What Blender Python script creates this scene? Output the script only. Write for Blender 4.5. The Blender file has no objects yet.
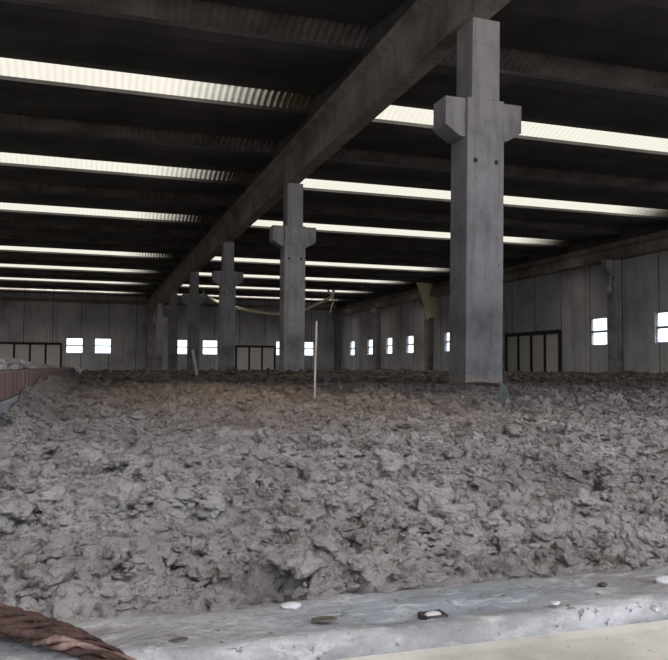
import bpy, bmesh, math, random
import numpy as np
from mathutils import Vector, Matrix

random.seed(7)
S = bpy.context.scene
C = S.collection
R = math.radians
PI = math.pi

# ------------------------------------------------------------------ dimensions (metres)
CAM_Z = 0.25                     # camera above the mean sludge level (z = 0)
COL_X = 5.35                     # the middle column row
BAY = 10.4                       # column spacing along Y
COL_Y0 = 9.79
WBAY, WALL_Y0 = 10.27, 19.43     # wall columns of the right wall
WALL_R = 23.88
WALL_L = -13.2
WALL_F = 71.6
FLOOR_Z = -0.42
SOFFIT = 5.1 + CAM_Z             # underside of the spine beams
BEAM_TOP = 6.0 + CAM_Z
UNIT = 3.86                      # roof girder + vault
def vault_y(n): return 17.75 + UNIT * n

# ------------------------------------------------------------------ object helpers
def obj(name, bm, mat, parent=None, smooth=False):
    me = bpy.data.meshes.new(name)
    bm.to_mesh(me); bm.free()
    if smooth:
        me.polygons.foreach_set('use_smooth', [True] * len(me.polygons))
    if mat: me.materials.append(mat)
    o = bpy.data.objects.new(name, me)
    C.objects.link(o)
    if parent: o.parent = parent
    return o

def tag(o, label, cat, group=None, kind=None):
    o['label'] = label; o['category'] = cat
    if group: o['group'] = group
    if kind: o['kind'] = kind
    return o

def thing(name, label, cat, loc=(0, 0, 0), rotz=0, group=None):
    o = bpy.data.objects.new(name, None); C.objects.link(o)
    o.location = loc; o.rotation_euler = (0, 0, rotz)
    o.empty_display_size = 0.2
    return tag(o, label, cat, group)

def struct(o):
    o['kind'] = 'structure'; return o

def dup(root, loc=None, label=None, group=None):
    r = root.copy(); C.objects.link(r)
    if loc is not None: r.location = loc
    if label: r['label'] = label
    if group: r['group'] = group
    for ch in list(root.children):
        c = ch.copy(); C.objects.link(c); c.parent = r
        for g in list(ch.children):
            d = g.copy(); C.objects.link(d); d.parent = c
    return r

def NB(): return bmesh.new()

def box(bm, x0, x1, y0, y1, z0, z1, bevel=0.0):
    vs = [bm.verts.new((x, y, z)) for x in (x0, x1) for y in (y0, y1) for z in (z0, z1)]
    f = [(0, 1, 3, 2), (4, 6, 7, 5), (0, 4, 5, 1), (2, 3, 7, 6), (0, 2, 6, 4), (1, 5, 7, 3)]
    fs = [bm.faces.new([vs[i] for i in q]) for q in f]
    if bevel > 0:
        es = list({e for q in fs for e in q.edges})
        bmesh.ops.bevel(bm, geom=es, offset=bevel, segments=2, affect='EDGES', profile=0.5)

def prism(bm, poly, axis, a0, a1):
    """closed polygon swept along an axis: 'x' takes (y,z), 'y' takes (x,z), 'z' takes (x,y)"""
    def P(p, a):
        return {'x': (a, p[0], p[1]), 'y': (p[0], a, p[1]), 'z': (p[0], p[1], a)}[axis]
    A = [bm.verts.new(P(p, a0)) for p in poly]
    B = [bm.verts.new(P(p, a1)) for p in poly]
    n = len(poly)
    bm.faces.new(A[::-1]); bm.faces.new(B)
    for i in range(n):
        bm.faces.new((A[i], A[(i + 1) % n], B[(i + 1) % n], B[i]))
    bmesh.ops.recalc_face_normals(bm, faces=bm.faces[:])

def tube(bm, pts, rad, seg=8):
    pts = [Vector(p) for p in pts]
    rads = rad if isinstance(rad, (list, tuple)) else [rad] * len(pts)
    rings = []
    for i, p in enumerate(pts):
        t = (pts[min(i + 1, len(pts) - 1)] - pts[max(i - 1, 0)]).normalized()
        up = Vector((0, 0, 1)) if abs(t.z) < 0.9 else Vector((1, 0, 0))
        a = t.cross(up).normalized(); b = t.cross(a).normalized()
        rings.append([bm.verts.new(p + a * math.cos(k * 2 * PI / seg) * rads[i] + b * math.sin(k * 2 * PI / seg) * rads[i]) for k in range(seg)])
    for i in range(len(rings) - 1):
        for k in range(seg):
            bm.faces.new((rings[i][k], rings[i][(k + 1) % seg], rings[i + 1][(k + 1) % seg], rings[i + 1][k]))
    bm.faces.new(rings[0][::-1]); bm.faces.new(rings[-1])

def wall_cells(bm, along, t0, t1, a0, a1, z0, z1, holes):
    """a wall box with rectangular openings; along = 'x' or 'y'; holes = (a0,a1,z0,z1)"""
    As = sorted({a0, a1} | {h[0] for h in holes} | {h[1] for h in holes})
    Zs = sorted({z0, z1} | {h[2] for h in holes} | {h[3] for h in holes})
    for i in range(len(As) - 1):
        for j in range(len(Zs) - 1):
            ca = (As[i] + As[i + 1]) / 2; cz = (Zs[j] + Zs[j + 1]) / 2
            if any(h[0] < ca < h[1] and h[2] < cz < h[3] for h in holes): continue
            if along == 'x': box(bm, As[i], As[i + 1], t0, t1, Zs[j], Zs[j + 1])
            else: box(bm, t0, t1, As[i], As[i + 1], Zs[j], Zs[j + 1])

# ------------------------------------------------------------------ materials
def new_mat(name):
    m = bpy.data.materials.new(name); m.use_nodes = True
    nt = m.node_tree; nt.nodes.clear()
    out = nt.nodes.new('ShaderNodeOutputMaterial')
    return m, nt, out

class G:
    def __init__(s, nt): s.nt = nt
    def n(s, t, **k):
        x = s.nt.nodes.new(t)
        for a, b in k.items(): setattr(x, a, b)
        return x
    def l(s, a, b): s.nt.links.new(a, b)
    def noise(s, vec, scale, detail=6, rough=0.6, dist=0.0):
        x = s.n('ShaderNodeTexNoise'); s.l(vec, x.inputs['Vector'])
        x.inputs['Scale'].default_value = scale; x.inputs['Detail'].default_value = detail
        x.inputs['Roughness'].default_value = rough; x.inputs['Distortion'].default_value = dist
        return x.outputs['Fac']
    def ramp(s, fac, stops):
        x = s.n('ShaderNodeValToRGB'); s.l(fac, x.inputs['Fac'])
        e = x.color_ramp.elements
        while len(e) < len(stops): e.new(0.5)
        for q, (p, c) in zip(e, stops):
            q.position = p; q.color = (*c, 1) if len(c) == 3 else c
        return x.outputs['Color']
    def mix(s, fac, a, b, mode='MIX'):
        x = s.n('ShaderNodeMix', data_type='RGBA', blend_type=mode)
        for sock, v in ((x.inputs[0], fac), (x.inputs[6], a), (x.inputs[7], b)):
            if isinstance(v, (int, float)): sock.default_value = v
            elif isinstance(v, tuple): sock.default_value = (*v, 1)
            else: s.l(v, sock)
        return x.outputs[2]
    def math(s, op, a, b=None, c=None):
        x = s.n('ShaderNodeMath', operation=op)
        for i, v in enumerate((a, b, c)):
            if v is None: continue
            if isinstance(v, (int, float)): x.inputs[i].default_value = v
            else: s.l(v, x.inputs[i])
        return x.outputs[0]
    def scale(s, vec, sc):
        x = s.n('ShaderNodeMapping'); s.l(vec, x.inputs['Vector']); x.inputs['Scale'].default_value = sc
        return x.outputs[0]

BW = [(0.0, (0, 0, 0)), (1.0, (1, 1, 1))]

def concrete(name, base, dark, light, sc=1.0, streak=0.5, rough=0.9, bump=0.25, seams=None, foot=None):
    """weathered concrete: cloudy tone, vertical run-off streaks, pits; optional panel seams and dirty foot"""
    m, nt, out = new_mat(name); g = G(nt)
    tc = g.n('ShaderNodeTexCoord'); ob = tc.outputs['Object']
    big = g.noise(ob, 0.8 * sc, 6, 0.62)
    col = g.ramp(big, [(0.30, dark), (0.52, base), (0.75, light)])
    stv = g.scale(ob, (3.0 * sc, 3.0 * sc, 0.22 * sc))
    st = g.noise(stv, 2.0, 5, 0.6, 0.3)
    stf = g.math('MULTIPLY', g.ramp(st, [(0.50, (0, 0, 0)), (0.72, (1, 1, 1))]), streak)
    col = g.mix(stf, col, dark)
    pit = g.noise(ob, 22 * sc, 3, 0.5)
    pf = g.ramp(pit, [(0.66, (0, 0, 0)), (0.74, (0.7, 0.7, 0.7))])
    col = g.mix(pf, col, tuple(c * 0.45 for c in dark))
    hgt = g.math('SUBTRACT', big, pf)
    if seams:
        axis, period, off = seams
        sp = g.n('ShaderNodeSeparateXYZ'); g.l(ob, sp.inputs[0])
        fr = g.math('FRACT', g.math('MULTIPLY_ADD', sp.outputs[axis], 1.0 / period, off))
        ln = g.math('LESS_THAN', fr, 0.022)
        idx = g.math('FLOOR', g.math('MULTIPLY_ADD', sp.outputs[axis], 1.0 / period, off))
        wn = g.n('ShaderNodeTexWhiteNoise', noise_dimensions='1D'); g.l(idx, wn.inputs['W'])
        pv = g.math('MULTIPLY_ADD', wn.outputs['Value'], 0.5, 0.0)
        col = g.mix(pv, col, tuple(c * 0.72 for c in base))
        col = g.mix(ln, col, tuple(c * 0.25 for c in dark))
    if foot:
        fc, top = foot
        sp2 = g.n('ShaderNodeSeparateXYZ'); g.l(ob, sp2.inputs[0])
        edge = g.math('MULTIPLY_ADD', g.noise(ob, 5.0, 4, 0.6), 0.5, top - 0.25)
        f = g.math('MULTIPLY', g.math('LESS_THAN', sp2.outputs[2], edge), g.noise(ob, 14.0, 5, 0.7))
        col = g.mix(g.math('MULTIPLY', f, 1.5), col, fc)
    b = g.n('ShaderNodeBsdfPrincipled')
    g.l(col, b.inputs['Base Color']); b.inputs['Roughness'].default_value = rough
    b.inputs['Specular IOR Level'].default_value = 0.25
    bp = g.n('ShaderNodeBump'); bp.inputs['Strength'].default_value = bump; bp.inputs['Distance'].default_value = 0.02
    g.l(hgt, bp.inputs['Height']); g.l(bp.outputs[0], b.inputs['Normal'])
    g.l(b.outputs[0], out.inputs[0])
    return m

def plain(name, a, b_, sc=8.0, rough=0.8, metal=0.0, bump=0.2):
    m, nt, out = new_mat(name); g = G(nt)
    tc = g.n('ShaderNodeTexCoord'); ob = tc.outputs['Object']
    nz = g.noise(ob, sc, 6, 0.65)
    col = g.ramp(nz, [(0.35, a), (0.68, b_)])
    b = g.n('ShaderNodeBsdfPrincipled'); g.l(col, b.inputs['Base Color'])
    b.inputs['Roughness'].default_value = rough; b.inputs['Metallic'].default_value = metal
    b.inputs['Specular IOR Level'].default_value = 0.3
    bp = g.n('ShaderNodeBump'); bp.inputs['Strength'].default_value = bump; bp.inputs['Distance'].default_value = 0.01
    g.l(nz, bp.inputs['Height']); g.l(bp.outputs[0], b.inputs['Normal'])
    g.l(b.outputs[0], out.inputs[0])
    return m

M = {}
M['column'] = concrete('column_concrete', (0.25, 0.245, 0.26), (0.12, 0.115, 0.115), (0.34, 0.335, 0.355), 1.3, 0.6,
                       foot=((0.29, 0.25, 0.20), 0.56))
M['beam'] = concrete('beam_concrete', (0.22, 0.20, 0.18), (0.10, 0.09, 0.08), (0.30, 0.28, 0.25), 1.0, 0.7)
M['wall'] = concrete('wall_concrete', (0.45, 0.455, 0.50), (0.25, 0.24, 0.235), (0.56, 0.555, 0.56), 0.5, 0.75, seams=(0, 2.41, 0.3))
M['wall_y'] = concrete('side_wall_concrete', (0.45, 0.455, 0.50), (0.25, 0.24, 0.235), (0.56, 0.555, 0.56), 0.5, 0.75, seams=(1, 2.4075, 0.79))
M['girder'] = concrete('dark_girder_concrete', (0.050, 0.048, 0.049), (0.024, 0.023, 0.023), (0.085, 0.082, 0.083), 0.7, 0.3)  # very dark concrete tone for girders and ceiling slabs
M['floor'] = concrete('floor_concrete', (0.2, 0.19, 0.18), (0.12, 0.11, 0.10), (0.28, 0.27, 0.26), 0.8, 0.0)
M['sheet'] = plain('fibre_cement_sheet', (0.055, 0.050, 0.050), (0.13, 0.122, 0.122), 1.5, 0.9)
M['black_metal'] = plain('black_painted_steel', (0.012, 0.011, 0.011), (0.03, 0.027, 0.025), 6, 0.6)
M['frame'] = plain('grey_window_frame', (0.16, 0.17, 0.18), (0.24, 0.25, 0.26), 6, 0.6)
M['infill'] = plain('pale_grey_board', (0.50, 0.495, 0.49), (0.6, 0.595, 0.59), 2.0, 0.85)
M['socket'] = plain('dark_iron', (0.02, 0.022, 0.022), (0.05, 0.05, 0.048), 30, 0.8)
M['stake'] = plain('weathered_cane', (0.42, 0.36, 0.30), (0.56, 0.50, 0.44), 20, 0.85)
M['board'] = plain('grey_weathered_plank', (0.26, 0.25, 0.24), (0.38, 0.37, 0.36), 6, 0.9)
M['slate'] = plain('greenish_grey_slate', (0.055, 0.066, 0.066), (0.10, 0.115, 0.112), 20, 0.8)
M['rope1'] = plain('rust_brown_fibre', (0.018, 0.010, 0.0085), (0.062, 0.034, 0.028), 60, 0.9, bump=0.8)
M['rope2'] = plain('bleached_fibre', (0.09, 0.058, 0.05), (0.21, 0.14, 0.125), 60, 0.9, bump=0.8)
M['chip'] = plain('white_stone', (0.24, 0.24, 0.25), (0.36, 0.36, 0.37), 60, 0.8)
M['leaf'] = plain('dry_brown_leaf', (0.035, 0.030, 0.025), (0.095, 0.08, 0.065), 80, 0.9)
M['darkbit'] = plain('dark_crumb', (0.02, 0.018, 0.016), (0.06, 0.05, 0.045), 80, 0.95)
M['cream'] = plain('yellowed_sheet', (0.74, 0.67, 0.50), (0.86, 0.79, 0.62), 1.5, 0.6)
M['hose'] = plain('pale_plastic', (0.74, 0.70, 0.58), (0.86, 0.82, 0.72), 2.0, 0.5)
M['fitting'] = plain('pale_fitting', (0.36, 0.35, 0.34), (0.5, 0.49, 0.48), 6, 0.6)
M['bluegrey'] = plain('pale_blue_grey_sheet', (0.24, 0.26, 0.29), (0.36, 0.385, 0.41), 5, 0.7)

SKY_CLEAR, SKY_ALB = 0.35, 0.014
# translucent corrugated sheet of the skylights, dirtier in patches, darker along the corrugation and towards one end
def skylight_mat(name, dark_end):
    m, nt, out = new_mat(name); g = G(nt)
    tc = g.n('ShaderNodeTexCoord'); ob = tc.outputs['Object']
    nz = g.noise(g.scale(ob, (0.35, 1.5, 1.5)), 1.6, 5, 0.6)
    col = g.ramp(nz, [(0.30, tuple(c * SKY_ALB for c in (0.75, 0.68, 0.48))), (0.60, tuple(c * SKY_ALB for c in (1.0, 0.92, 0.70)))])
    tr = g.n('ShaderNodeBsdfTranslucent'); g.l(col, tr.inputs[0])
    cl = g.n('ShaderNodeBsdfTransparent'); cl.inputs[0].default_value = (1.0, 0.915, 0.735, 1)
    ms = g.n('ShaderNodeMixShader'); ms.inputs[0].default_value = SKY_CLEAR
    g.l(tr.outputs[0], ms.inputs[1]); g.l(cl.outputs[0], ms.inputs[2])
    sp = g.n('ShaderNodeSeparateXYZ'); g.l(ob, sp.inputs[0])
    val = g.math('MULTIPLY_ADD', g.math('SINE', g.math('MULTIPLY', sp.outputs[0], 2 * PI / 0.16)), 0.5, 0.5)
    dark_mix = g.math('MULTIPLY', g.math('POWER', val, 3.0), g.math('MULTIPLY_ADD', nz, 0.45, -0.10))
    if dark_end:
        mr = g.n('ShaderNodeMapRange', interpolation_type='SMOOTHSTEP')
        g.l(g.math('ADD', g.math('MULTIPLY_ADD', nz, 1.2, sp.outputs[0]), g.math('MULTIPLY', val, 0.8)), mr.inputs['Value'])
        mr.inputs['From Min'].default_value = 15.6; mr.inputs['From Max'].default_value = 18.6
        dark_mix = g.math('MAXIMUM', dark_mix, mr.outputs[0])
    dirt = g.n('ShaderNodeBsdfDiffuse'); dirt.inputs[0].default_value = (0.10, 0.085, 0.06, 1)  # dull brown mixed into the stripes and the darkened end
    m2 = g.n('ShaderNodeMixShader'); g.l(dark_mix, m2.inputs[0])
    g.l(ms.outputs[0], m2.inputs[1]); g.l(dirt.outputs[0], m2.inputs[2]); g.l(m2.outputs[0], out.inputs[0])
    return m
M['skylight'] = skylight_mat('translucent_cream_sheet', False)
M['skylight_left'] = skylight_mat('translucent_cream_sheet_dark_end', True)

def thin_sheet(name, c, fr):
    m, nt, out = new_mat(name); g = G(nt)
    tc = g.n('ShaderNodeTexCoord'); nz = g.noise(tc.outputs['Object'], 1.5, 5, 0.6)
    col = g.ramp(nz, [(0.3, tuple(q * 0.85 for q in c)), (0.65, c)])
    d = g.n('ShaderNodeBsdfDiffuse'); t_ = g.n('ShaderNodeBsdfTranslucent'); g.l(col, d.inputs[0]); g.l(col, t_.inputs[0])
    ms = g.n('ShaderNodeMixShader'); ms.inputs[0].default_value = fr
    g.l(d.outputs[0], ms.inputs[1]); g.l(t_.outputs[0], ms.inputs[2]); g.l(ms.outputs[0], out.inputs[0])
    return m
M['cream'] = thin_sheet('yellowed_plastic_sheet', (0.90, 0.83, 0.64), 0.55)
M['hose'] = thin_sheet('pale_thin_plastic', (0.92, 0.88, 0.76), 0.4)

# window glass: clear thin pane
m, nt, out = new_mat('window_glass'); g = G(nt)
tp = g.n('ShaderNodeBsdfTransparent'); tp.inputs[0].default_value = (0.93, 0.96, 0.98, 1)
gl = g.n('ShaderNodeBsdfGlossy'); gl.inputs['Roughness'].default_value = 0.05
ms = g.n('ShaderNodeMixShader'); ms.inputs[0].default_value = 0.06
g.l(tp.outputs[0], ms.inputs[1]); g.l(gl.outputs[0], ms.inputs[2]); g.l(ms.outputs[0], out.inputs[0])
M['glass'] = m

# dried sludge
m, nt, out = new_mat('dried_sludge'); g = G(nt)
tc = g.n('ShaderNodeTexCoord'); ob = tc.outputs['Object']
n1 = g.noise(ob, 2.2, 6, 0.65)
col = g.ramp(n1, [(0.30, (0.22, 0.20, 0.197)), (0.50, (0.345, 0.322, 0.320)), (0.72, (0.49, 0.47, 0.475))])
n2 = g.noise(ob, 26, 5, 0.7)
col = g.mix(g.ramp(n2, [(0.52, (0, 0, 0)), (0.66, (0.9, 0.9, 0.9))]), col, (0.12, 0.10, 0.092))  # dark soil specks, deepened to stand in for shaded gaps between crumbs
n3 = g.noise(ob, 60, 4, 0.7)
col = g.mix(g.ramp(n3, [(0.60, (0, 0, 0)), (0.70, (0.5, 0.5, 0.5))]), col, (0.42, 0.40, 0.39))
# browner material away from the front edge of the bed, darker still far back
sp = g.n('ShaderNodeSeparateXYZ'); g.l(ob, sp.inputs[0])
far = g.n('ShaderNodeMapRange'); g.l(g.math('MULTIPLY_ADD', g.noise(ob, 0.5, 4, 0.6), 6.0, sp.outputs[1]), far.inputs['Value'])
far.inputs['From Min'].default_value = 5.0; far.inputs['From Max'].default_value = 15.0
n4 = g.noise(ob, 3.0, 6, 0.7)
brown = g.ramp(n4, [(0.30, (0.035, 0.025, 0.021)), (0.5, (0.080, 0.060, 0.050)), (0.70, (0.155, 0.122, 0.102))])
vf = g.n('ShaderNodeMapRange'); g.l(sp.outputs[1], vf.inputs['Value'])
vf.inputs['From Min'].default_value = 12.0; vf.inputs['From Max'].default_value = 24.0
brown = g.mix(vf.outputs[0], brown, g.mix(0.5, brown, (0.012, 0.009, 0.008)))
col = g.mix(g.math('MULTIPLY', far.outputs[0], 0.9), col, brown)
# straw-coloured patch by the left side of the bed
px = g.math('SUBTRACT', sp.outputs[0], 1.3); py = g.math('MULTIPLY', g.math('SUBTRACT', sp.outputs[1], 7.0), 0.42)
pd = g.math('SQRT', g.math('ADD', g.math('MULTIPLY', px, px), g.math('MULTIPLY', py, py)))
pm = g.n('ShaderNodeMapRange'); g.l(g.math('MULTIPLY_ADD', n4, 1.2, pd), pm.inputs['Value'])
pm.inputs['From Min'].default_value = 2.6; pm.inputs['From Max'].default_value = 0.7
col = g.mix(g.math('MULTIPLY', pm.outputs[0], 0.85), col, g.ramp(n2, [(0.35, (0.26, 0.175, 0.115)), (0.6, (0.56, 0.42, 0.29))]))
b = g.n('ShaderNodeBsdfPrincipled'); g.l(col, b.inputs['Base Color'])
b.inputs['Roughness'].default_value = 0.95; b.inputs['Specular IOR Level'].default_value = 0.15
n5 = g.noise(ob, 90, 6, 0.75)
n6 = g.noise(ob, 30, 5, 0.7)
bp = g.n('ShaderNodeBump'); bp.inputs['Strength'].default_value = 1.0; bp.inputs['Distance'].default_value = 0.018
g.l(g.math('ADD', n5, n6), bp.inputs['Height']); g.l(bp.outputs[0], b.inputs['Normal'])
g.l(b.outputs[0], out.inputs[0])
M['sludge'] = m

# parapet concrete with bluish stains and dark flecks
m, nt, out = new_mat('stained_parapet_concrete'); g = G(nt)
tc = g.n('ShaderNodeTexCoord'); ob = tc.outputs['Object']
n1 = g.noise(g.scale(ob, (1.0, 2.0, 1.0)), 9, 7, 0.65, 0.4)
col = g.ramp(n1, [(0.30, (0.085, 0.083, 0.086)), (0.5, (0.175, 0.175, 0.183)), (0.68, (0.29, 0.29, 0.305))])
sp = g.n('ShaderNodeSeparateXYZ'); g.l(ob, sp.inputs[0])
n2 = g.noise(ob, 14, 6, 0.6, 0.6)
bx_ = g.math('MULTIPLY', g.math('SUBTRACT', sp.outputs[0], 0.315), 5.5)
by_ = g.math('MULTIPLY', g.math('SUBTRACT', sp.outputs[1], 0.64), 20)
bd = g.math('ADD', g.math('MULTIPLY', bx_, bx_), g.math('MULTIPLY', by_, by_))
bm_ = g.n('ShaderNodeMapRange'); g.l(g.math('MULTIPLY_ADD', n2, 1.6, bd), bm_.inputs['Value'])
bm_.inputs['From Min'].default_value = 2.0; bm_.inputs['From Max'].default_value = 0.9
col = g.mix(g.math('MULTIPLY', bm_.outputs[0], 0.75), col, (0.125, 0.145, 0.170))
n3 = g.noise(ob, 110, 3, 0.6)
n7 = g.noise(g.scale(ob, (1, 2, 2)), 28, 6, 0.7, 0.5)
col = g.mix(g.ramp(n7, [(0.52, (0, 0, 0)), (0.66, (0.8, 0.8, 0.8))]), col, (0.30, 0.305, 0.31))
col = g.mix(g.ramp(n3, [(0.63, (0, 0, 0)), (0.68, (0.85, 0.85, 0.85))]), col, (0.06, 0.057, 0.055))
n4 = g.noise(g.scale(ob, (1, 3, 3)), 16, 6, 0.7)
col = g.mix(g.ramp(n4, [(0.55, (0, 0, 0)), (0.72, (0.7, 0.7, 0.7))]), col, (0.12, 0.105, 0.095))
b = g.n('ShaderNodeBsdfPrincipled'); g.l(col, b.inputs['Base Color']); b.inputs['Roughness'].default_value = 0.85
bp = g.n('ShaderNodeBump'); bp.inputs['Strength'].default_value = 0.5; bp.inputs['Distance'].default_value = 0.006
g.l(g.math('SUBTRACT', n1, n3), bp.inputs['Height']); g.l(bp.outputs[0], b.inputs['Normal'])
g.l(b.outputs[0], out.inputs[0])
M['parapet'] = m
M['plaster'] = concrete('pale_plaster', (0.31, 0.30, 0.275), (0.21, 0.205, 0.19), (0.40, 0.39, 0.36), 9, 0.0, bump=0.3)

# rust-red side board with run-off streaks
m, nt, out = new_mat('rust_red_board'); g = G(nt)
tc = g.n('ShaderNodeTexCoord'); ob = tc.outputs['Object']
st = g.noise(g.scale(ob, (1, 6.0, 0.6)), 3.0, 6, 0.65)
col = g.ramp(st, [(0.35, (0.12, 0.065, 0.06)), (0.52, (0.21, 0.135, 0.125)), (0.68, (0.38, 0.30, 0.275))])
b = g.n('ShaderNodeBsdfPrincipled'); g.l(col, b.inputs['Base Color']); b.inputs['Roughness'].default_value = 0.9
g.l(b.outputs[0], out.inputs[0])
M['redboard'] = m

# ------------------------------------------------------------------ noise in numpy (world-space terrain)
def h2(ix, iy, seed):
    n = (ix.astype(np.int64) * 374761393 + iy.astype(np.int64) * 668265263 + seed * 1442695041) & 0xFFFFFFFF
    n = ((n ^ (n >> 13)) * 1274126177) & 0xFFFFFFFF
    n = n ^ (n >> 16)
    return (n & 0xFFFFFF).astype(np.float64) / 0xFFFFFF

def vnoise(x, y, seed):
    ix = np.floor(x); iy = np.floor(y); fx = x - ix; fy = y - iy
    ux = fx * fx * (3 - 2 * fx); uy = fy * fy * (3 - 2 * fy)
    a = h2(ix, iy, seed); b = h2(ix + 1, iy, seed); c = h2(ix, iy + 1, seed); d = h2(ix + 1, iy + 1, seed)
    return (a * (1 - ux) + b * ux) * (1 - uy) + (c * (1 - ux) + d * ux) * uy - 0.5

def fbm(x, y, seed, octv=4):
    s = 0; a = 1.0
    for i in range(octv):
        s = s + a * vnoise(x * 2 ** i, y * 2 ** i, seed + i); a *= 0.5
    return s

def clods(x, y, seed, power=0.42):
    """crumbs: nearest-feature distance per cell, steep sides, flattish tops, random heights"""
    ix = np.floor(x); iy = np.floor(y)
    best = np.full(x.shape, 9.0); hh = np.zeros(x.shape)
    for dx in (-1, 0, 1):
        for dy in (-1, 0, 1):
            cx = ix + dx; cy = iy + dy
            px = cx + h2(cx, cy, seed); py = cy + h2(cx, cy, seed + 1)
            r = 0.6 + 0.6 * h2(cx, cy, seed + 3)
            d = ((x - px) ** 2 + (y - py) ** 2) / r ** 2
            m_ = d < best
            best = np.where(m_, d, best); hh = np.where(m_, h2(cx, cy, seed + 2), hh)
    dome = np.clip(1 - best / 0.60, 0, 1) ** power
    return dome * (0.25 + 0.75 * hh)

def lod_(s, step): return np.clip((s / step - 2.0) / 2.0, 0, 1)
def crack_depth(x, y, wx, wy, step):
    """open cracks and holes between the crumbs"""
    c = 0
    for s, dep, th, soft in ((0.30, 0.030, 0.18, 0.16), (0.12, 0.034, 0.14, 0.14), (0.055, 0.030, 0.12, 0.12)):
        q = fbm(wx / s + 31, wy / s + 17, 500 + int(s * 1000), 3)
        c = c + dep * lod_(s * 0.6, step) * np.clip((q - th) / soft, 0, 1)
    return np.minimum(c, 0.085)

def sludge_height(x, y, step):
    def lod(s): return lod_(s, step)
    wx = x + 0.06 * fbm(x / 0.16, y / 0.16, 11, 3) + 0.018 * fbm(x / 0.03, y / 0.03, 31, 2) * lod(0.03)
    wy = y + 0.06 * fbm(x / 0.16 + 50, y / 0.16, 21, 3) + 0.018 * fbm(x / 0.03 + 9, y / 0.03, 41, 2) * lod(0.03)
    h = 0.035 * fbm(x / 1.1, y / 1.1, 5, 3)
    for i, (s, a) in enumerate(((0.50, 0.05), (0.22, 0.10), (0.115, 0.20), (0.058, 0.34), (0.029, 0.42), (0.0145, 0.42))):
        w = lod(s)
        if w.max() <= 0: continue
        mask = 0.35 + 1.1 * np.clip(vnoise(x / (s * 2.7), y / (s * 2.7), 71 + i) + 0.45, 0, 1)
        h = h + w * a * s * (clods(wx / s, wy / s, 101 + 10 * i) - 0.4) * mask
    h = h - crack_depth(x, y, wx, wy, step)
    h = h - 0.008 + 0.006 * fbm(x / 0.022, y / 0.022, 601, 3) * lod(0.022)
    return h

# ------------------------------------------------------------------ the sludge bed
BED_X0 = -0.295
rows = []
yv = 0.697
while yv < WALL_F - 0.03:
    rows.append(yv); yv += max(0.0036, 0.0054 * yv)
rows.append(WALL_F - 0.02)
rows = np.array(rows)
NC = 860
t = np.linspace(0, 1, NC)
xr = np.minimum(WALL_R - 0.02, 1.1 + 1.25 * rows)
X = BED_X0 + (xr[:, None] - BED_X0) * t[None, :]
Y = np.repeat(rows[:, None], NC, 1)
step = np.maximum(np.gradient(rows)[:, None], ((xr - BED_X0) / NC)[:, None]) * np.ones_like(X)
Z = sludge_height(X, Y, step)
# slumped up against the left side board and the walls, and heaped a little against the parapet
sl = np.clip(1 - (X - BED_X0) / (0.16 + 0.10 * vnoise(Y / 0.7, X * 0 + 3, 8)), 0, 1)
Z += sl * (0.45 + 0.55 * np.clip((Y - 3.2) / 0.9, 0, 1)) * np.clip((17.5 - Y) / 3, 0, 1) * (0.17 + 0.08 * fbm(X / 0.2, Y / 0.5, 77, 3))
rb = np.clip(1 - (WALL_R - X) / 1.6, 0, 1); Z += rb * (0.03 + 0.25 * np.clip(fbm(X / 0.5, Y / 1.6, 55, 4), -0.4, 0.6))
fb = np.clip(1 - (WALL_F - Y) / 2.0, 0, 1); Z += fb * (0.0 + 0.25 * np.clip(fbm(X / 1.6, Y / 0.7, 56, 4), -0.3, 0.6))
Z -= 0.22 * np.clip((Y - 34) / 25, 0, 1) * np.clip((16 - X) / 6, 0, 1)
Z += 0.10 * np.exp(-((X - 5.5) / 3.0) ** 2 - ((Y - 21) / 5.0) ** 2)
for k in range(7):               # collars of sludge round the columns
    d = np.maximum(np.abs(X - COL_X), np.abs(Y - (COL_Y0 + BAY * k)))
    Z += 0.05 * np.clip(1 - (d - 0.3) / 0.5, 0, 1)
edge = np.clip(1 - (Y - 0.697) / 0.07, 0, 1)
Z = Z * (1 - 0.65 * edge) - 0.012 * edge
# sideways displacement makes the lumps overhang a little
wgt = np.clip(0.05 / step, 0, 1)
X2 = X + wgt * 0.016 * fbm(X / 0.045, Y / 0.045, 201, 2); Y2 = Y + wgt * 0.016 * fbm(X / 0.045 + 7, Y / 0.045, 211, 2)
X2[:, 0] = X[:, 0]; X2[:, -1] = X[:, -1]; Y2[0] = Y[0]; Y2[-1] = Y[-1]
NR = len(rows)
co = np.stack([X2, Y2, Z], -1).reshape(-1, 3)
ii = np.arange(NR * NC).reshape(NR, NC)
quads = np.stack([ii[:-1, :-1], ii[:-1, 1:], ii[1:, 1:], ii[1:, :-1]], -1).reshape(-1, 4)
# skirts to the floor along the four sides
border = np.concatenate([ii[0, :], ii[1:, -1], ii[-1, -2::-1], ii[-2:0:-1, 0]])
low = co[border].copy(); low[:, 2] = FLOOR_Z + 0.005
nb = len(border); bi = np.arange(nb) + len(co)
sk = np.stack([border, bi, np.roll(bi, -1), np.roll(border, -1)], -1)
co = np.concatenate([co, low]); quads = np.concatenate([quads, sk])

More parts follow.
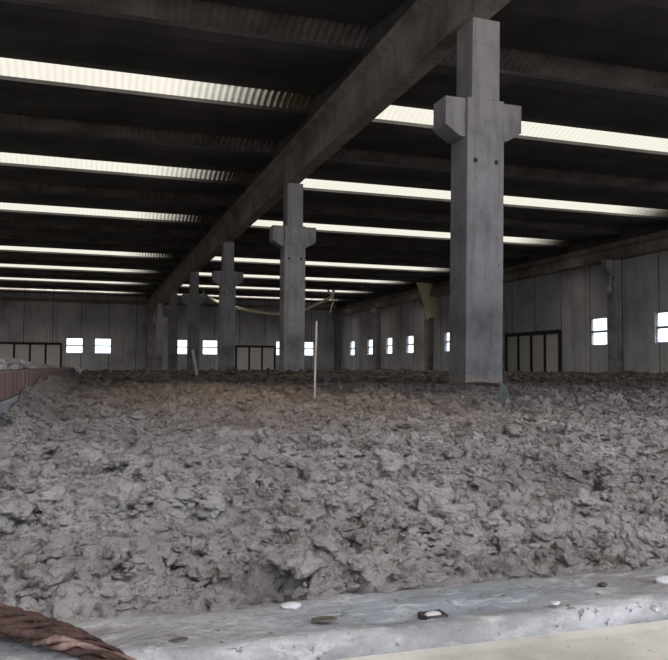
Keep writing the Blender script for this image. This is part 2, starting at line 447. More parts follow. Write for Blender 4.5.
def ico(sub):
    bm = NB(); bmesh.ops.create_icosphere(bm, subdivisions=sub, radius=1)
    bm.verts.ensure_lookup_table()
    v = np.array([w.co[:] for w in bm.verts]); f = np.array([[w.index for w in q.verts] for q in bm.faces]); bm.free()
    return v, f
rg = np.random.default_rng(3)
def crumb_shapes(sub, n, rough):
    v, f = ico(sub); out_ = []
    for _ in range(n):
        k = np.ones(len(v))
        for fr, am in ((1.6, 0.26), (3.1, 0.22), (6.0, 0.16), (11.0, 0.10)):
            d = rg.normal(size=(3, 3)) * fr; ph = rg.uniform(0, 6.3, 3)
            k = k + am * np.sin(v @ d.T + ph).sum(1) / 1.6
        k = k + rg.normal(size=len(v)) * rough
        out_.append(v * np.clip(k, 0.25, 1.9)[:, None])
    return np.stack(out_), f
def crumbs(n, x0, y0, y1, kx, s0, s1, sub, rough, gate_):
    """n lumps between two distances; returns vertices and triangles"""
    shp, f = crumb_shapes(sub, 40, rough)
    y = np.sqrt(rg.uniform(y0 ** 2, y1 ** 2, n)); x = rg.uniform(0, 1, n) * (np.minimum(1.0 + kx * y, WALL_R - 0.1) - x0) + x0
    sz = s0 * (s1 / s0) ** (rg.uniform(0, 1, n) ** 2.3) * 0.5
    keep = (fbm(x / 0.35, y / 0.35, 900, 3) + rg.uniform(-0.35, 0.35, n) > gate_ + 0.03) & (y - sz * 1.3 > 0.697)
    for k in range(7):
        keep &= (np.abs(x - COL_X) > 0.36) | (np.abs(y - COL_Y0 - BAY * k) > 0.32)
    st_ = np.full(n, 0.012)
    lw = lod_(0.03, st_)
    wx = x + 0.06 * fbm(x / 0.16, y / 0.16, 11, 3) + 0.018 * fbm(x / 0.03, y / 0.03, 31, 2) * lw
    wy = y + 0.06 * fbm(x / 0.16 + 50, y / 0.16, 21, 3) + 0.018 * fbm(x / 0.03 + 9, y / 0.03, 41, 2) * lw
    keep &= (crack_depth(x, y, wx, wy, st_) < 0.030) | (rg.uniform(0, 1, n) < 0.45)
    x, y, sz = x[keep], y[keep], sz[keep]; n = len(x)
    z = sludge_height(x, y, np.full(n, 0.012)) + sz * rg.uniform(-0.25, 0.80, n)
    sl_ = np.clip(1 - (x - BED_X0) / 0.16, 0, 1); z = z + sl_ * (0.45 + 0.55 * np.clip((y - 3.2) / 0.9, 0, 1)) * np.clip((17.5 - y) / 3, 0, 1) * 0.15
    ed = np.clip(1 - (y - 0.697) / 0.07, 0, 1); z = z * (1 - 0.65 * ed) - 0.012 * ed - 0.6 * ed * sz
    z = z - 0.22 * np.clip((y - 34) / 25, 0, 1) + 0.10 * np.exp(-((x - 5.5) / 3.0) ** 2 - ((y - 21) / 5.0) ** 2)
    a_ = rg.uniform(0, 2 * PI, n); ca, sa = np.cos(a_), np.sin(a_)
    V = shp[rg.integers(0, 40, n)] * (sz[:, None] * rg.uniform(0.7, 1.3, (n, 3)) * np.array([1.1, 1.1, 0.8]))[:, None, :].reshape(n, 1, 3)
    X_ = V[..., 0] * ca[:, None] - V[..., 1] * sa[:, None] + x[:, None]
    Y_ = V[..., 0] * sa[:, None] + V[..., 1] * ca[:, None] + y[:, None]
    Z_ = V[..., 2] + z[:, None]
    P = np.stack([np.maximum(X_, BED_X0 + 0.003), np.maximum(Y_, 0.697), Z_], -1).reshape(-1, 3)
    F = (f[None] + (np.arange(n) * shp.shape[1])[:, None, None]).reshape(-1, 3)
    return P, F
tri_off = len(co); tris = []
for args in ((5500, BED_X0, 0.70, 1.9, 1.15, 0.016, 0.048, 3, 0.035, -0.16),
             (44000, BED_X0, 0.70, 1.8, 1.15, 0.005, 0.019, 2, 0.08, -0.30),
             (10000, BED_X0, 1.7, 4.4, 1.15, 0.022, 0.056, 3, 0.035, -0.12),
             (80000, BED_X0, 1.6, 4.4, 1.15, 0.008, 0.028, 1, 0.10, -0.30),
             (60000, BED_X0, 4.2, 11.0, 1.15, 0.018, 0.080, 1, 0.10, -0.05),
             (30000, BED_X0, 10.5, 34.0, 1.0, 0.05, 0.19, 1, 0.10, 0.0)):
    P_, F_ = crumbs(*args)
    tris.append(F_ + len(co)); co = np.concatenate([co, P_])
tris = np.concatenate(tris)
me = bpy.data.meshes.new('sludge_bed')
me.vertices.add(len(co)); me.vertices.foreach_set('co', co.astype(np.float32).ravel())
me.loops.add(quads.size + tris.size)
me.loops.foreach_set('vertex_index', np.concatenate([quads.ravel(), tris.ravel()]).astype(np.int32))
me.polygons.add(len(quads) + len(tris))
me.polygons.foreach_set('loop_start', np.concatenate([np.arange(0, quads.size, 4), quads.size + np.arange(0, tris.size, 3)]).astype(np.int32))
me.polygons.foreach_set('use_smooth', np.concatenate([np.ones(len(quads), dtype=bool), np.zeros(len(tris), dtype=bool)]))
me.update(calc_edges=True); me.materials.append(M['sludge'])
bed = bpy.data.objects.new('sludge_bed', me); C.objects.link(bed)
tag(bed, 'wide bed of cracked, crumbly grey-brown dried sludge covering the hall floor', 'dried sludge', kind='stuff')

# ------------------------------------------------------------------ room shell
bm = NB(); box(bm, WALL_L - 0.3, WALL_R + 0.3, 0.72, WALL_F + 0.3, FLOOR_Z - 0.3, FLOOR_Z)
struct(obj('floor', bm, M['floor']))
WZ0, WZ1 = 1.41, 2.79
FRONT = -6.5                      # the hall is open towards the yard in front of this line
RW = [26.65, 31.2, 43.2, 47.4, 54.1, 58.4, 62.9, 67.7]       # window centres along the right wall (Y)
FW = [-1.24, 1.2, 8.45, 10.95, 18.1, 20.5]                 # along the far wall (X)
bm = NB(); wall_cells(bm, 'x', WALL_F, WALL_F + 0.22, WALL_L - 0.22, WALL_R + 0.22, FLOOR_Z, 7.2, [(x - 0.72, x + 0.72, WZ0, WZ1) for x in FW])
wf = struct(obj('wall_far', bm, M['wall']))
bm = NB(); wall_cells(bm, 'y', WALL_R, WALL_R + 0.22, FRONT, WALL_F, FLOOR_Z, 7.2, [(y - 0.65, y + 0.65, WZ0, WZ1) for y in RW])
wr = struct(obj('wall_right', bm, M['wall_y']))
bm = NB(); box(bm, WALL_L - 0.22, WALL_L, FRONT, WALL_F, FLOOR_Z, 7.2)
wl = struct(obj('wall_left', bm, M['wall_y']))

# windows: frame with one crossbar, and the glass
def window(i, cx, cy, rot, w):
    bm = NB(); h, d, f = (WZ1 - WZ0), 0.10, 0.045
    box(bm, -w, -w + f, -d / 2, d / 2, 0, h); box(bm, w - f, w, -d / 2, d / 2, 0, h)
    box(bm, -w + f, w - f, -d / 2, d / 2, 0, f); box(bm, -w + f, w - f, -d / 2, d / 2, h - f, h)
    box(bm, -w + f, w - f, -d / 2, d / 2, h / 2 - 0.05, h / 2 + 0.05)
    o = struct(obj('window_%d' % i, bm, M['frame']))
    o.location = (cx, cy, WZ0); o.rotation_euler = (0, 0, rot)
    for z0, z1 in ((f, h / 2 - 0.05), (h / 2 + 0.05, h - f)):
        bm = NB(); box(bm, -w + f, w - f, -0.004, 0.004, z0, z1)
        obj('pane', bm, M['glass'], o)
n = 1
for x in FW: window(n, x, WALL_F + 0.11, 0, 0.72); n += 1
for y in RW: window(n, WALL_R + 0.11, y, PI / 2, 0.65); n += 1

# lintel panels above the gates: shallow raised slabs of the walls
bm = NB(); box(bm, -7.2, -2.5, WALL_F - 0.05, WALL_F - 0.002, 2.75, 5.6, 0.01); struct(obj('trim_1', bm, M['wall']))
bm = NB(); box(bm, 12.3, 17.1, WALL_F - 0.05, WALL_F - 0.002, 2.75, 5.3, 0.01); struct(obj('trim_2', bm, M['wall']))
bm = NB(); box(bm, WALL_R - 0.05, WALL_R - 0.002, 34.3, 39.5, 2.75, 5.2, 0.01); struct(obj('trim_3', bm, M['wall_y']))

# ------------------------------------------------------------------ the middle row of columns
ORD = ['nearest', 'second', 'third', 'fourth', 'fifth', 'sixth', 'farthest']
def make_column():
    c = thing('concrete_column', '', 'column', (COL_X, COL_Y0, FLOOR_Z), 0, 'middle row of concrete columns')
    zc = 4.16 - FLOOR_Z                                  # corbel top
    bm = NB(); box(bm, -0.30, 0.30, -0.26, 0.26, 0, zc, 0.015)
    obj('lower_shaft', bm, M['column'], c)
    bm = NB(); box(bm, -0.225, 0.225, -0.25, 0.25, zc, SOFFIT - FLOOR_Z, 0.012)
    obj('upper_shaft', bm, M['column'], c)
    for s in (-1, 1):
        bm = NB(); poly = [(s * 0.302, zc - 0.01), (s * 0.62, zc - 0.01), (s * 0.62, zc - 0.42), (s * 0.40, zc - 0.56), (s * 0.302, zc - 0.58)]
        prism(bm, poly, 'y', -0.2, 0.2)
        obj('corbel', bm, M['column'], c)
    for s in (-1, 1):
        bm = NB()
        for dz in (0.0,):
            tube(bm, [(s * 0.17 , -0.268, zc - 0.92), (s * 0.17, -0.255, zc - 0.92)], 0.035, 12)
        obj('bolt_socket', bm, M['socket'], c)
    return c
col0 = make_column()
lab = ['nearest thick grey concrete column with two corbels and dirt-stained foot',
       'concrete column with two corbels, second from the front, beside the thin stake',
       'concrete column third from the front in the middle row',
       'dark concrete column fourth from the front, behind the short leaning plank',
       'narrow-looking concrete column fifth from the front in the middle row',
       'small distant concrete column sixth from the front in the middle row',
       'farthest concrete column standing against the far wall']
cols = []
col0.rotation_euler = (0, R(0.75), 0)
for k in range(7):
    yk = COL_Y0 + BAY * k
    if k == 6: yk = WALL_F - 0.32
    if k == 0: col0['label'] = lab[0]; cols.append(col0)
    else:
        cols.append(dup(col0, (COL_X, yk, FLOOR_Z), lab[k])); cols[-1].rotation_euler = (0, 0, 0)

# spine beams: one per bay, joints over the columns
blab = ['nearest spine beam, passing out of the picture above the nearest column',
        'long concrete spine beam from the nearest column to the second',
        'concrete spine beam between the second and third columns',
        'concrete spine beam between the third and fourth columns',
        'concrete spine beam between the fourth and fifth columns',
        'short-looking spine beam between the fifth and sixth columns',
        'last spine beam, running into the far wall']
for k in range(7):
    y0 = COL_Y0 + BAY * (k - 1) + 0.012; y1 = COL_Y0 + BAY * k - 0.012
    if k == 0: y0 = FRONT + 0.4
    if k == 6: y1 = WALL_F - 0.01
    H = BEAM_TOP - SOFFIT - 0.004
    bm = NB()
    prism(bm, [(-0.225, 0.003), (0.12, 0.003), (0.12, H - 0.16), (0.27, H - 0.10), (0.27, H), (-0.38, H), (-0.38, H - 0.10), (-0.225, H - 0.16)], 'y', y0, y1)
    if 0 < k < 6:
        box(bm, -0.265, -0.227, y1 - 0.20, y1, 0.01, H - 0.18)
    o = obj('spine_beam', bm, M['beam']); o.location = (COL_X, 0, SOFFIT)
    tag(o, blab[k], 'beam', 'concrete spine beams over the middle columns')

# ------------------------------------------------------------------ right wall: engaged columns and ledger beams
RY = [WALL_Y0 + WBAY * k for k in range(5)] + [WALL_F - 0.30]
plab = ['wall column at the right edge, near the window cut by the frame',
        'wall column on the right wall between two lit windows, with a round fitting',
        'dark wall column just right of the nearest free column',
        'wall column on the right wall under the hanging yellowed sheet',
        'wall column between the second and third pairs of right-wall windows',
        'corner column where the right wall meets the far wall']
def make_pilaster():
    c = thing('wall_column', '', 'column', (WALL_R, 0, FLOOR_Z), 0, 'columns along the right wall')
    bm = NB(); box(bm, -0.42, -0.004, -0.27, 0.27, 0, 5.41 - FLOOR_Z, 0.015); obj('shaft', bm, M['column'], c)
    zc = 5.41 - FLOOR_Z
    bm = NB(); prism(bm, [(-0.78, zc), (-0.425, zc), (-0.425, zc - 0.75), (-0.50, zc - 0.75), (-0.78, zc - 0.42)], 'y', -0.2, 0.2)
    obj('corbel', bm, M['column'], c)
    return c
pil0 = make_pilaster()
first = True
for y, L in list(zip(RY, plab)):
    if y < 22: continue
    if first: pil0.location = (WALL_R, y, FLOOR_Z); pil0['label'] = L; first = False
    else: dup(pil0, (WALL_R, y, FLOOR_Z), L)
llab = ['nearest ledger beam on the right wall, cut by the right edge of the picture',
        'ledger beam on the right wall above the barred gate',
        'ledger beam on the right wall just beyond the nearest free column',
        'ledger beam on the right wall, bright patch beyond the hanging yellowed sheet',
        'ledger beam on the right wall ending at the far corner']
ends = [WALL_Y0 + WBAY * k for k in range(5)] + [WALL_F - 0.01]
for k in range(5):
    bm = NB()
    z0 = 5.413
    prism(bm, [(-0.55, z0), (-0.004, z0), (-0.004, BEAM_TOP - 0.004), (-0.36, BEAM_TOP - 0.004), (-0.36, z0 + 0.56), (-0.55, z0 + 0.46)], 'y', ends[k] + 0.012, ends[k + 1] - 0.012)
    o = obj('ledger_beam', bm, M['beam']); o.location = (WALL_R, 0, 0)
    tag(o, llab[k], 'beam', 'ledger beams along the right wall')
bm = NB(); box(bm, WALL_L + 0.02, COL_X - 0.42, WALL_F - 0.30, WALL_F - 0.004, 5.95, BEAM_TOP - 0.004, 0.02)
o = obj('end_beam', bm, M['beam']); tag(o, 'grey concrete end beam along the top of the far wall, left bay', 'beam', 'end beams on the far wall')
bm = NB(); box(bm, COL_X + 0.42, WALL_R - 0.60, WALL_F - 0.30, WALL_F - 0.004, 5.95, BEAM_TOP - 0.004, 0.02)
o = obj('end_beam', bm, M['beam']); tag(o, 'grey concrete end beam along the top of the far wall, right bay', 'beam', 'end beams on the far wall')

# ------------------------------------------------------------------ roof: wing girders with curved corrugated sheets between
SPANS = [('left', WALL_L, COL_X - 0.006), ('right', COL_X + 0.006, WALL_R)]
SKY = [0, 2, 4, 7, 9, 11, 13]
NUM = ['first', 'second', 'third', 'fourth', 'fifth', 'sixth', 'seventh', 'eighth', 'ninth', 'tenth', 'eleventh', 'twelfth',
       'thirteenth', 'fourteenth', 'fifteenth', 'sixteenth', 'seventeenth', 'eighteenth', 'nineteenth', 'twentieth']
GAP = 0.68                       # sloping sheet between one girder's raised edge and the next girder's low edge
GW = UNIT - GAP
def girder_mesh(L):
    bm = NB()
    prism(bm, [(0, 0.30), (0.32, 0.25), (1.25, 0.25), (GW - 0.55, 0.42), (GW, 0.53), (GW, 0.62), (1.2, 0.42), (0, 0.39)], 'x', 0, L)
    for x0, x1 in ((0.02, 0.30), (L - 0.30, L - 0.02)):          # solid end blocks that bear on the beams
        prism(bm, [(0.02, 0.003), (UNIT - 0.02, 0.003), (UNIT - 0.02, 0.24), (GW, 0.50), (1.25, 0.28), (0.32, 0.28), (0.02, 0.32)], 'x', x0, x1)
    return bm
def vault_mesh(L):
    bm = NB(); nx = int(L / 0.025); na = 7
    rows_ = []
    for i in range(nx + 1):
        x = L * i / nx; w = 0.020 * math.sin(2 * PI * x / 0.16)
        r = []
        for j in range(na + 1):
            a = j / na
            y = -0.10 + (GAP + 0.20) * a
            zz = 0.60 - 0.26 * a + 0.07 * math.sin(PI * a) + w * (1 if 0 < j < na else 0.5)
            r.append(bm.verts.new((x, y, zz)))
        rows_.append(r)
    for i in range(nx):
        for j in range(na):
            bm.faces.new((rows_[i][j], rows_[i + 1][j], rows_[i + 1][j + 1], rows_[i][j + 1]))
    return bm
for side, xa, xb in SPANS:
    L = xb - xa
    g0 = None; s0 = None; v0 = None
    gi = 0
    for n in range(-2, 14):
        y = vault_y(n)
        if g0 is None:
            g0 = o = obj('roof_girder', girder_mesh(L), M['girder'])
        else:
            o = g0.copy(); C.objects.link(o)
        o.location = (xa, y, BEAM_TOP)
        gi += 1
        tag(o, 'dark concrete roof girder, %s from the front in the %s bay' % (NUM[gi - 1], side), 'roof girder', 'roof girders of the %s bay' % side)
    si = ci = 0
    for n in range(-1, 15):
        y = vault_y(n) - GAP
        if n in SKY:
            if s0 is None:
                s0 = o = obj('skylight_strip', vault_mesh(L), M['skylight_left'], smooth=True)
            else:
                o = s0.copy(); C.objects.link(o)
            si += 1
            tag(o, 'cream translucent corrugated skylight strip, %s from the front in the %s bay' % (NUM[si - 1], side), 'skylight', 'skylight strips of the %s bay' % side)
        else:
            if v0 is None:
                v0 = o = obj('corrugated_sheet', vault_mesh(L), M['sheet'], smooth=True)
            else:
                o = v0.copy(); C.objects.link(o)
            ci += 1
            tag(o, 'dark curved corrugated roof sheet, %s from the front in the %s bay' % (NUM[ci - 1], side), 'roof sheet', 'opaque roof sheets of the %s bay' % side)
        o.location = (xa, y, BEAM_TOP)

# the part of the roof over and behind the viewer (never in view): slabs and the skylight sheets between them
bm = NB()
for n in range(-6, -3): box(bm, WALL_L, WALL_R, vault_y(n) - 0.02, vault_y(n) + (GW if n < -4 else 2 * UNIT - 0.04) + 0.02, BEAM_TOP + 0.26, BEAM_TOP + 0.5)
bm2 = NB()
struct(obj('ceiling', bm, M['girder']))
for n in (-5, -4):
    box(bm2, WALL_L, WALL_R, vault_y(n) - GAP + 0.02, vault_y(n) - 0.021, BEAM_TOP + 0.45, BEAM_TOP + 0.46)
struct(obj('ceiling', bm2, M['skylight']))

# ------------------------------------------------------------------ barred gates
def gate(label, loc, rot, width, nbays):
    t = thing('barred_gate', label, 'gate', loc, rot, 'black barred gates')
    H = 2.34 - FLOOR_Z
    bm = NB(); box(bm, 0, width, -0.05, 0.05, H - 0.2, H, 0.01); obj('top_rail', bm, M['black_metal'], t)
    for i in range(nbays + 1):
        x = 0.07 + (width - 0.14) * i / nbays
        bm = NB(); box(bm, x - 0.085, x + 0.085, -0.05, 0.05, 0, H - 0.201, 0.01); obj('upright', bm, M['black_metal'], t)
    for i in range(nbays):
        x0 = 0.07 + (width - 0.14) * i / nbays + 0.075; x1 = 0.07 + (width - 0.14) * (i + 1) / nbays - 0.075
        bm = NB(); box(bm, x0, x1, 0.02, 0.045, 0, H - 0.205); obj('infill_panel', bm, M['infill'], t)
    return t
gate('black barred gate with pale panels in the far wall, left of the window pair', (-7.6, WALL_F - 0.09, FLOOR_Z), 0, 5.3, 4)
gate('black barred gate in the far wall between the second and third columns', (12.1, WALL_F - 0.09, FLOOR_Z), 0, 5.2, 4)
gate('black barred gate in the right wall beside the nearest column', (WALL_R - 0.09, 39.73, FLOOR_Z), -PI / 2, 5.5, 4)

# ------------------------------------------------------------------ the parapet in front
PZ = 0.035
par = thing('retaining_wall', 'pale grey stained concrete retaining wall across the foreground', 'retaining wall', (0, 0, 0))
# top course gets fine relief so that its edges look chipped
bm2 = NB()
nx = 620
prof = [(0.583, -1.1), (0.583, PZ - 0.018), (0.584, PZ - 0.006), (0.590, PZ)] + [(0.590 + 0.090 * q / 9, PZ) for q in range(1, 9)] + [(0.680, PZ), (0.687, PZ - 0.004), (0.689, PZ - 0.02), (0.689, -1.1)]
xs = np.linspace(-1.2, 2.6, nx)
vr = []
for x in xs:
    r = []
    for j, (y, z) in enumerate(prof):
        if z > -1:
            dy = 0.004 * float(fbm(np.array([x / 0.05]), np.array([j * 0.4]), 301, 3)[0])
            dz = 0.0045 * float(fbm(np.array([x / 0.05]), np.array([y / 0.02]), 311, 4)[0])
            # worn hollow along the blue-stained stretch
            hol = math.exp(-((x - 0.31) / 0.10) ** 2 - ((y - 0.618) / 0.020) ** 2)
            dz -= 0.006 * hol
        else: dy = dz = 0
        r.append(bm2.verts.new((x, y + dy, z + dz)))
    vr.append(r)
for i in range(nx - 1):
    for j in range(len(prof) - 1):
        bm2.faces.new((vr[i][j], vr[i + 1][j], vr[i + 1][j + 1], vr[i][j + 1]))
obj('coping', bm2, M['parapet'], par, smooth=True)
bm = NB(); prism(bm, [(0.30, -1.1), (0.582, -1.1), (0.582, PZ - 0.018), (0.57, PZ - 0.020), (0.40, PZ - 0.034), (0.30, PZ - 0.06)], 'x', -1.2, 2.6)
obj('plaster_ledge', bm, M['plaster'], par)

CAM_ROT = Matrix.Rotation(R(-18.04), 3, 'Z') @ Matrix.Rotation(R(90 + 2.86), 3, 'X') @ Matrix.Rotation(R(0.32), 3, 'Z')
FPX = 752.0
def sight(u, v): return CAM_ROT @ Vector(((u - 334) / FPX, (330 - v) / FPX, -1.0))
def on_plane(u, v, z):
    """where the line of sight through a photo pixel meets height z (used to survey positions)"""
    r = sight(u, v); k = (z - CAM_Z) / r.z
    return Vector((r.x * k, r.y * k, z))
def at_depth(u, v, d):
    r = sight(u, v)
    return r * (d / (r.x * math.sin(R(18.04)) + r.y * math.cos(R(18.04)))) + Vector((0, 0, CAM_Z))

# twisted rope lying over the parapet's left end
t = thing('rope', 'thick twisted rust-brown rope lying over the retaining wall at lower left', 'rope', tuple(on_plane(60, 640, PZ)))
a = [on_plane(-70, 597, PZ + 0.018), on_plane(-10, 618, PZ + 0.015), on_plane(30, 630, PZ + 0.013), on_plane(65, 640, PZ + 0.012), on_plane(100, 654, PZ + 0.010), on_plane(140, 676, PZ + 0.008), on_plane(180, 700, PZ + 0.006)]
wd = [0.017, 0.0155, 0.014, 0.012, 0.0095, 0.007, 0.006]
def cr(P, s):
    i = min(int(s), len(P) - 2); f = s - i
    p0, p1, p2, p3 = P[max(i - 1, 0)], P[i], P[i + 1], P[min(i + 2, len(P) - 1)]
    return 0.5 * (2 * p1 + (p2 - p0) * f + (2 * p0 - 5 * p1 + 4 * p2 - p3) * f * f + (3 * p1 - p0 - 3 * p2 + p3) * f ** 3)
for k in range(15):
    bm = NB(); pts = []; rd = []
    for i in range(150):
        s = i / 149 * (len(a) - 1.001)
        c_ = cr(a, s); w = cr([Vector((q, 0, 0)) for q in wd], s).x
        tn = (cr(a, min(s + .05, len(a) - 1.001)) - cr(a, max(s - .05, 0))).normalized()
        sd = tn.cross(Vector((0, 0, 1))).normalized(); upv = sd.cross(tn)
        ph = (k * 2 * PI / 10 if k < 10 else k * 2 * PI / 5) + s * 1.5 + 0.45 * math.sin(s * 3 + k * 1.7)
        rr = (0.86 if k < 10 else 0.42) + 0.16 * math.sin(s * 4.3 + 2.1 * k)
        pts.append(c_ + sd * math.cos(ph) * w * rr + upv * math.sin(ph) * w * rr * 0.62 - t.location)
        rd.append(w * (0.20 + 0.05 * math.sin(s * 7 + k * 2) + 0.03 * random.uniform(-1, 1)))
    tube(bm, pts, rd, 8)
    o = obj('strand', bm, M['rope2'] if k in (2, 3) else M['rope1'], t, smooth=True)
    if k in (2, 3): o['label'] = 'bleached pale strand'

def lump(name, label, cat, u, v, sx, sy, sz, mat, z=None, rot=0.0, seed=1, sub=2, group=None, sink=0.25):
    z = PZ if z is None else z
    bm = NB(); bmesh.ops.create_icosphere(bm, subdivisions=sub, radius=1)
    rnd = random.Random(seed)
    ph = [rnd.uniform(0, 6) for _ in range(6)]
    for w in bm.verts:
        c = w.co
        k = 1 + 0.16 * math.sin(2.3 * c.x + ph[0]) + 0.14 * math.sin(3.1 * c.y + ph[1]) + 0.12 * math.sin(4 * c.x + 3 * c.z + ph[2]) + rnd.uniform(-0.07, 0.07)
        w.co = Vector((c.x * sx * k, c.y * sy * k, c.z * sz * k))
    o = obj(name, bm, mat)
    p = on_plane(u, v, z); p.z = z + sz * (1 - sink)
    o.location = p; o.rotation_euler = (0, 0, rot)
    return tag(o, label, cat, group)
lump('stone_chip', 'white stone chip on the coping at the sludge edge, left of the oval leaf', 'stone', 290, 608, 0.0105, 0.006, 0.003, M['chip'], seed=3)
lump('stone_chip', 'white chip on the coping at the right edge of the picture', 'stone', 664, 584, 0.011, 0.006, 0.004, M['chip'], seed=4)
lump('stone_chip', 'tiny white chip near the front lip of the coping, far right', 'stone', 655, 611, 0.0035, 0.004, 0.003, M['chip'], seed=5)
lump('stone_chip', 'pale flake on the coping right of the blue-stained hollow', 'stone', 555, 605, 0.0055, 0.0035, 0.0025, M['chip'], seed=6)
lump('dark_crumb', 'small black crumb on the clean right part of the coping', 'crumb', 603, 586, 0.0055, 0.004, 0.0018, M['darkbit'], seed=7)
def leaf(label, u, v, L, W, rot):
    bm = NB(); n = 14; ctr = []
    rim_u = []; 
    for k in range(n):
        a_ = k * 2 * PI / n; x = math.cos(a_); y = math.sin(a_) * (1 - 0.35 * abs(x))
        rim_u.append((x * L, y * W))
    def ring(sc, z): return [bm.verts.new((p[0] * sc, p[1] * sc, z)) for p in rim_u]
    r0 = ring(1, 0.0003); r1 = ring(0.97, 0.0016); r2 = ring(0.62, 0.0009)
    for A, B in ((r0, r1), (r1, r2)):
        for k in range(n): bm.faces.new((A[k], A[(k + 1) % n], B[(k + 1) % n], B[k]))
    bm.faces.new(r2); bm.faces.new(r0[::-1])
    o = obj('dry_leaf', bm, M['leaf']); o.location = on_plane(u, v, PZ + 0.001); o.rotation_euler = (0, 0, rot)
    return tag(o, label, 'leaf', 'dry leaves on the coping')
leaf('curled oval brown leaf on the coping just right of the white chip', 324, 620, 0.0115, 0.0062, -0.1)
leaf('smaller curled brown leaf on the coping nearer the rope', 178, 641, 0.008, 0.0045, 0.2)
# rectangular socket with a pale plug in the blue-stained hollow
p = on_plane(433, 614, PZ - 0.003)
t = thing('wall_socket', 'small dark-rimmed rectangular socket with pale plug in the blue-stained hollow', 'socket', tuple(p), 0.05)
bm = NB()
W, D = 0.0110, 0.0080
for x0, x1, y0, y1 in ((-W, W, D - 0.002, D), (-W, W, -D, -D + 0.0022), (-W, -W + 0.0018, -D, D), (W - 0.0018, W, -D, D)):
    box(bm, x0, x1, y0, y1, -0.012, 0.0006)
obj('rim', bm, M['socket'], t)
bm = NB(); bmesh.ops.create_icosphere(bm, subdivisions=2, radius=1)
for w in bm.verts: w.co = Vector((w.co.x * 0.0085, w.co.y * 0.0055, w.co.z * 0.003 - 0.0005))
obj('plug', bm, M['board'], t, smooth=True)

# ------------------------------------------------------------------ left side of the bed
bw = thing('side_board', 'rust-red streaked side board along the left edge of the sludge', 'side board', (-0.297, 0, 0))
bm = NB(); box(bm, -0.12, -0.004, 2.2, 15.5, 0.118, CAM_Z - 0.020, 0.008); obj('board', bm, M['redboard'], bw)
bm = NB(); box(bm, -0.14, -0.002, 2.2, 15.6, FLOOR_Z, 0.116, 0.006); o = obj('footing', bm, M['bluegrey'], bw); o['label'] = 'pale blue-grey footing'
# heap of crumbs along the top of the board
bm = NB(); rnd = random.Random(5)
for i in range(520):
    y = rnd.uniform(2.6, 7.4); s = rnd.uniform(0.008, 0.022); x = rnd.gauss(-0.355, 0.025)
    x = min(max(x, -0.405), -0.31)
    zz = CAM_Z - 0.019 + max(0, 0.035 * (1 - abs(x + 0.355) / 0.05)) * rnd.random() * (1.0 if y < 5.6 else 0.5)
    mt = Matrix.Translation((x, y, zz + s * 0.5)) @ Matrix.Rotation(rnd.uniform(0, 3), 4, 'Z') @ Matrix.Diagonal((s * rnd.uniform(.8, 1.4), s * rnd.uniform(.8, 1.6), s * 0.8, 1))
    bmesh.ops.create_icosphere(bm, subdivisions=1, radius=1, matrix=mt)
o = obj('spilled_crumbs', bm, M['sludge'])
tag(o, 'ridge of pale dry crumbs lying along the top of the rust-red side board', 'crumbs', kind='stuff')
# pale bent sheet at the far end of the board
bm = NB()
prism(bm, [(-0.20, -0.10), (0.12, -0.10), (0.24, 0.23), (0.08, 0.20), (-0.10, 0.10)], 'y', -0.15, 0.15)
o = obj('metal_sheet', bm, M['bluegrey']); o.location = on_plane(71, 378, 0.0)
tag(o, 'pale blue-grey bent sheet propped on the sludge beyond the side board', 'sheet')

# ------------------------------------------------------------------ small things standing in the sludge
b_ = on_plane(314.5, 399, 0.0)
bm = NB()
tube(bm, [(0, 0, -0.1), (0.002, 0, 0.1), (0.004, 0, 0.32), (0.010, 0, 0.45), (0.012, 0, 0.62)], [0.010, 0.009, 0.009, 0.009, 0.008], 8)
o = obj('stake', bm, M['stake'], smooth=True); o.location = b_
tag(o, 'thin pale wooden stake standing upright in the sludge', 'stake')
b_ = on_plane(505, 404, 0.0)
bm = NB(); prism(bm, [(-0.045, -0.05), (0.062, -0.05), (0.040, 0.05), (0.0, 0.14), (-0.030, 0.155), (-0.042, 0.06)], 'y', -0.012, 0.012)
o = obj('slate_shard', bm, M['slate']); o.location = b_; o.rotation_euler = (-0.2, 0, -0.45)
tag(o, 'greenish grey pointed slate shard sticking up beside the nearest column', 'shard')
# short plank leaning in the sludge
bm = NB(); box(bm, -0.035, 0.035, -0.015, 0.015, -0.08, 0.64, 0.005)
o = obj('leaning_plank', bm, M['board']); o.location = on_plane(197.5, 378, 0.0); o.rotation_euler = (R(4), R(-10), R(-18))
tag(o, 'short pale plank leaning in the sludge in front of the fourth column', 'plank')
# round fitting on the right-wall column between the two windows
yb = WALL_Y0 + WBAY
t = thing('wall_fitting', 'small round pale fitting hung on the right-wall column between two windows', 'fitting', (WALL_R - 0.425, yb, 4.05))
bm = NB(); box(bm, -0.02, -0.002, -0.09, 0.09, 0.10, 1.02, 0.004); obj('back_plate', bm, M['fitting'], t)
bm = NB()
mt = Matrix.Translation((-0.12, 0, 0)) @ Matrix.Diagonal((0.11, 0.17, 0.17, 1))
bmesh.ops.create_uvsphere(bm, u_segments=16, v_segments=10, radius=1, matrix=mt); obj('housing', bm, M['fitting'], t, smooth=True)

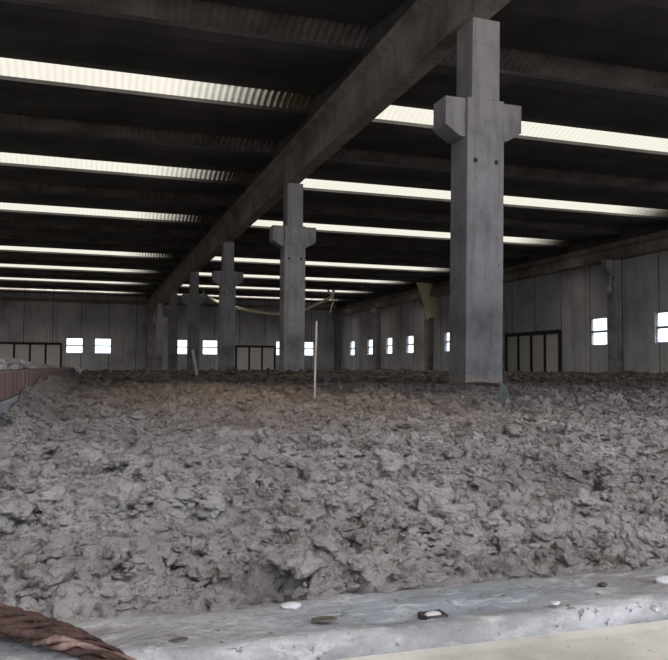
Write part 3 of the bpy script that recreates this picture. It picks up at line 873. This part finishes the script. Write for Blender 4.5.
# loose yellowed sheet hanging from the roof edge by the right wall
bm = NB(); NU, NV = 8, 14; gr = []
for j in range(NV + 1):
    v = j / NV; row = []
    wid = 0.95 * (1 - 0.35 * v)
    for i in range(NU + 1):
        u = i / NU - 0.5
        row.append((u * wid * 1.75 + 0.35 * v + 0.30 * (1 - v) ** 2 * (-1 if u < 0 else 1) * abs(u), 0.10 * math.sin(u * 6 + v * 2) + 0.25 * u, -2.5 * v - (0.12 if abs(u) > 0.3 else 0) * v))
    gr.append(row)
top_ = [[bm.verts.new(p) for p in r] for r in gr]; bot_ = [[bm.verts.new((p[0], p[1] + 0.015, p[2])) for p in r] for r in gr]
for j in range(NV):
    for i in range(NU):
        bm.faces.new((top_[j][i], top_[j][i + 1], top_[j + 1][i + 1], top_[j + 1][i]))
        bm.faces.new((bot_[j][i], bot_[j + 1][i], bot_[j + 1][i + 1], bot_[j][i + 1]))
for j in range(NV):
    for i in (0, NU):
        bm.faces.new((top_[j][i], top_[j + 1][i], bot_[j + 1][i], bot_[j][i]))
for i in range(NU):
    for j in (0, NV):
        bm.faces.new((top_[j][i], bot_[j][i], bot_[j][i + 1], top_[j][i + 1]))
bmesh.ops.recalc_face_normals(bm, faces=bm.faces[:])
o = obj('hanging_sheet', bm, M['cream'], smooth=True); r_ = sight(428, 283); k_ = 49.2 / r_.y
o.location = (r_.x * k_, 49.2, BEAM_TOP + 0.12)
tag(o, 'yellowed plastic sheet hanging down from the roof edge by the right wall', 'sheet')

# pale hose sagging under the far roof
t = thing('sagging_hose', 'long pale hose sagging under the roof, seen behind the second column', 'hose', (0, 0, 0))
P = [at_depth(204, 293.5, 62), at_depth(212, 299, 61), at_depth(222, 303, 60), at_depth(240, 308.5, 59), at_depth(262, 312.5, 58), at_depth(282, 314, 58), at_depth(300, 311.5, 59), at_depth(312, 306.5, 60), at_depth(322, 301.5, 61), at_depth(333, 296.0, 62)]
P = [P[0] + Vector((0, 0, 0.55))] + P + [P[-1] + Vector((0, 0, 0.6))]
pts = [cr(P, i / 60 * (len(P) - 1.001)) for i in range(61)]
bm = NB(); tube(bm, pts, 0.105, 8); obj('hose_run', bm, M['hose'], t, smooth=True)
P = [at_depth(328, 285, 62), at_depth(328.5, 291, 62), at_depth(331, 294, 61.8), at_depth(333, 300, 61.8), at_depth(332, 306, 61.8), at_depth(330, 313, 61.8)]
pts = [cr(P, i / 24 * (len(P) - 1.001)) for i in range(25)]
bm = NB(); tube(bm, pts, [0.09 - 0.05 * i / 24 for i in range(25)], 8); obj('loose_end', bm, M['hose'], t, smooth=True)

# ------------------------------------------------------------------ daylight, camera, colour
w = bpy.data.worlds.new('overcast_sky'); S.world = w; w.use_nodes = True
nt = w.node_tree; bg = nt.nodes['Background']; g = G(nt)
tc = g.n('ShaderNodeTexCoord'); sp = g.n('ShaderNodeSeparateXYZ'); g.l(tc.outputs['Generated'], sp.inputs[0])
# overcast sky: much brighter towards the zenith than at the horizon, dull ground below
g.l(g.ramp(g.math('MULTIPLY_ADD', sp.outputs[2], 0.5, 0.5), [(0.0, (0.04, 0.036, 0.032)), (0.495, (0.045, 0.042, 0.04)), (0.505, (0.040, 0.043, 0.048)), (0.70, (0.043, 0.045, 0.050)), (0.84, (0.30, 0.30, 0.315)), (1.0, (0.96, 0.96, 1.0))]), bg.inputs['Color'])
bg.inputs['Strength'].default_value = 11.0

cam = bpy.data.cameras.new('camera'); co_ = bpy.data.objects.new('camera', cam); C.objects.link(co_)
cam.sensor_width = 36; cam.sensor_fit = 'HORIZONTAL'; cam.lens = 36 * FPX / 668; cam.clip_start = 0.02; cam.clip_end = 400
co_.location = (0, 0, CAM_Z); co_.rotation_euler = CAM_ROT.to_euler()
S.camera = co_
S.view_settings.view_transform = 'Standard'; S.view_settings.look = 'None'
S.view_settings.gamma = 1; S.view_settings.use_curve_mapping = False; S.view_settings.exposure = 2.32
S.cycles.use_denoising = True
S.cycles.max_bounces = 10; S.cycles.diffuse_bounces = 6; S.cycles.transparent_max_bounces = 8
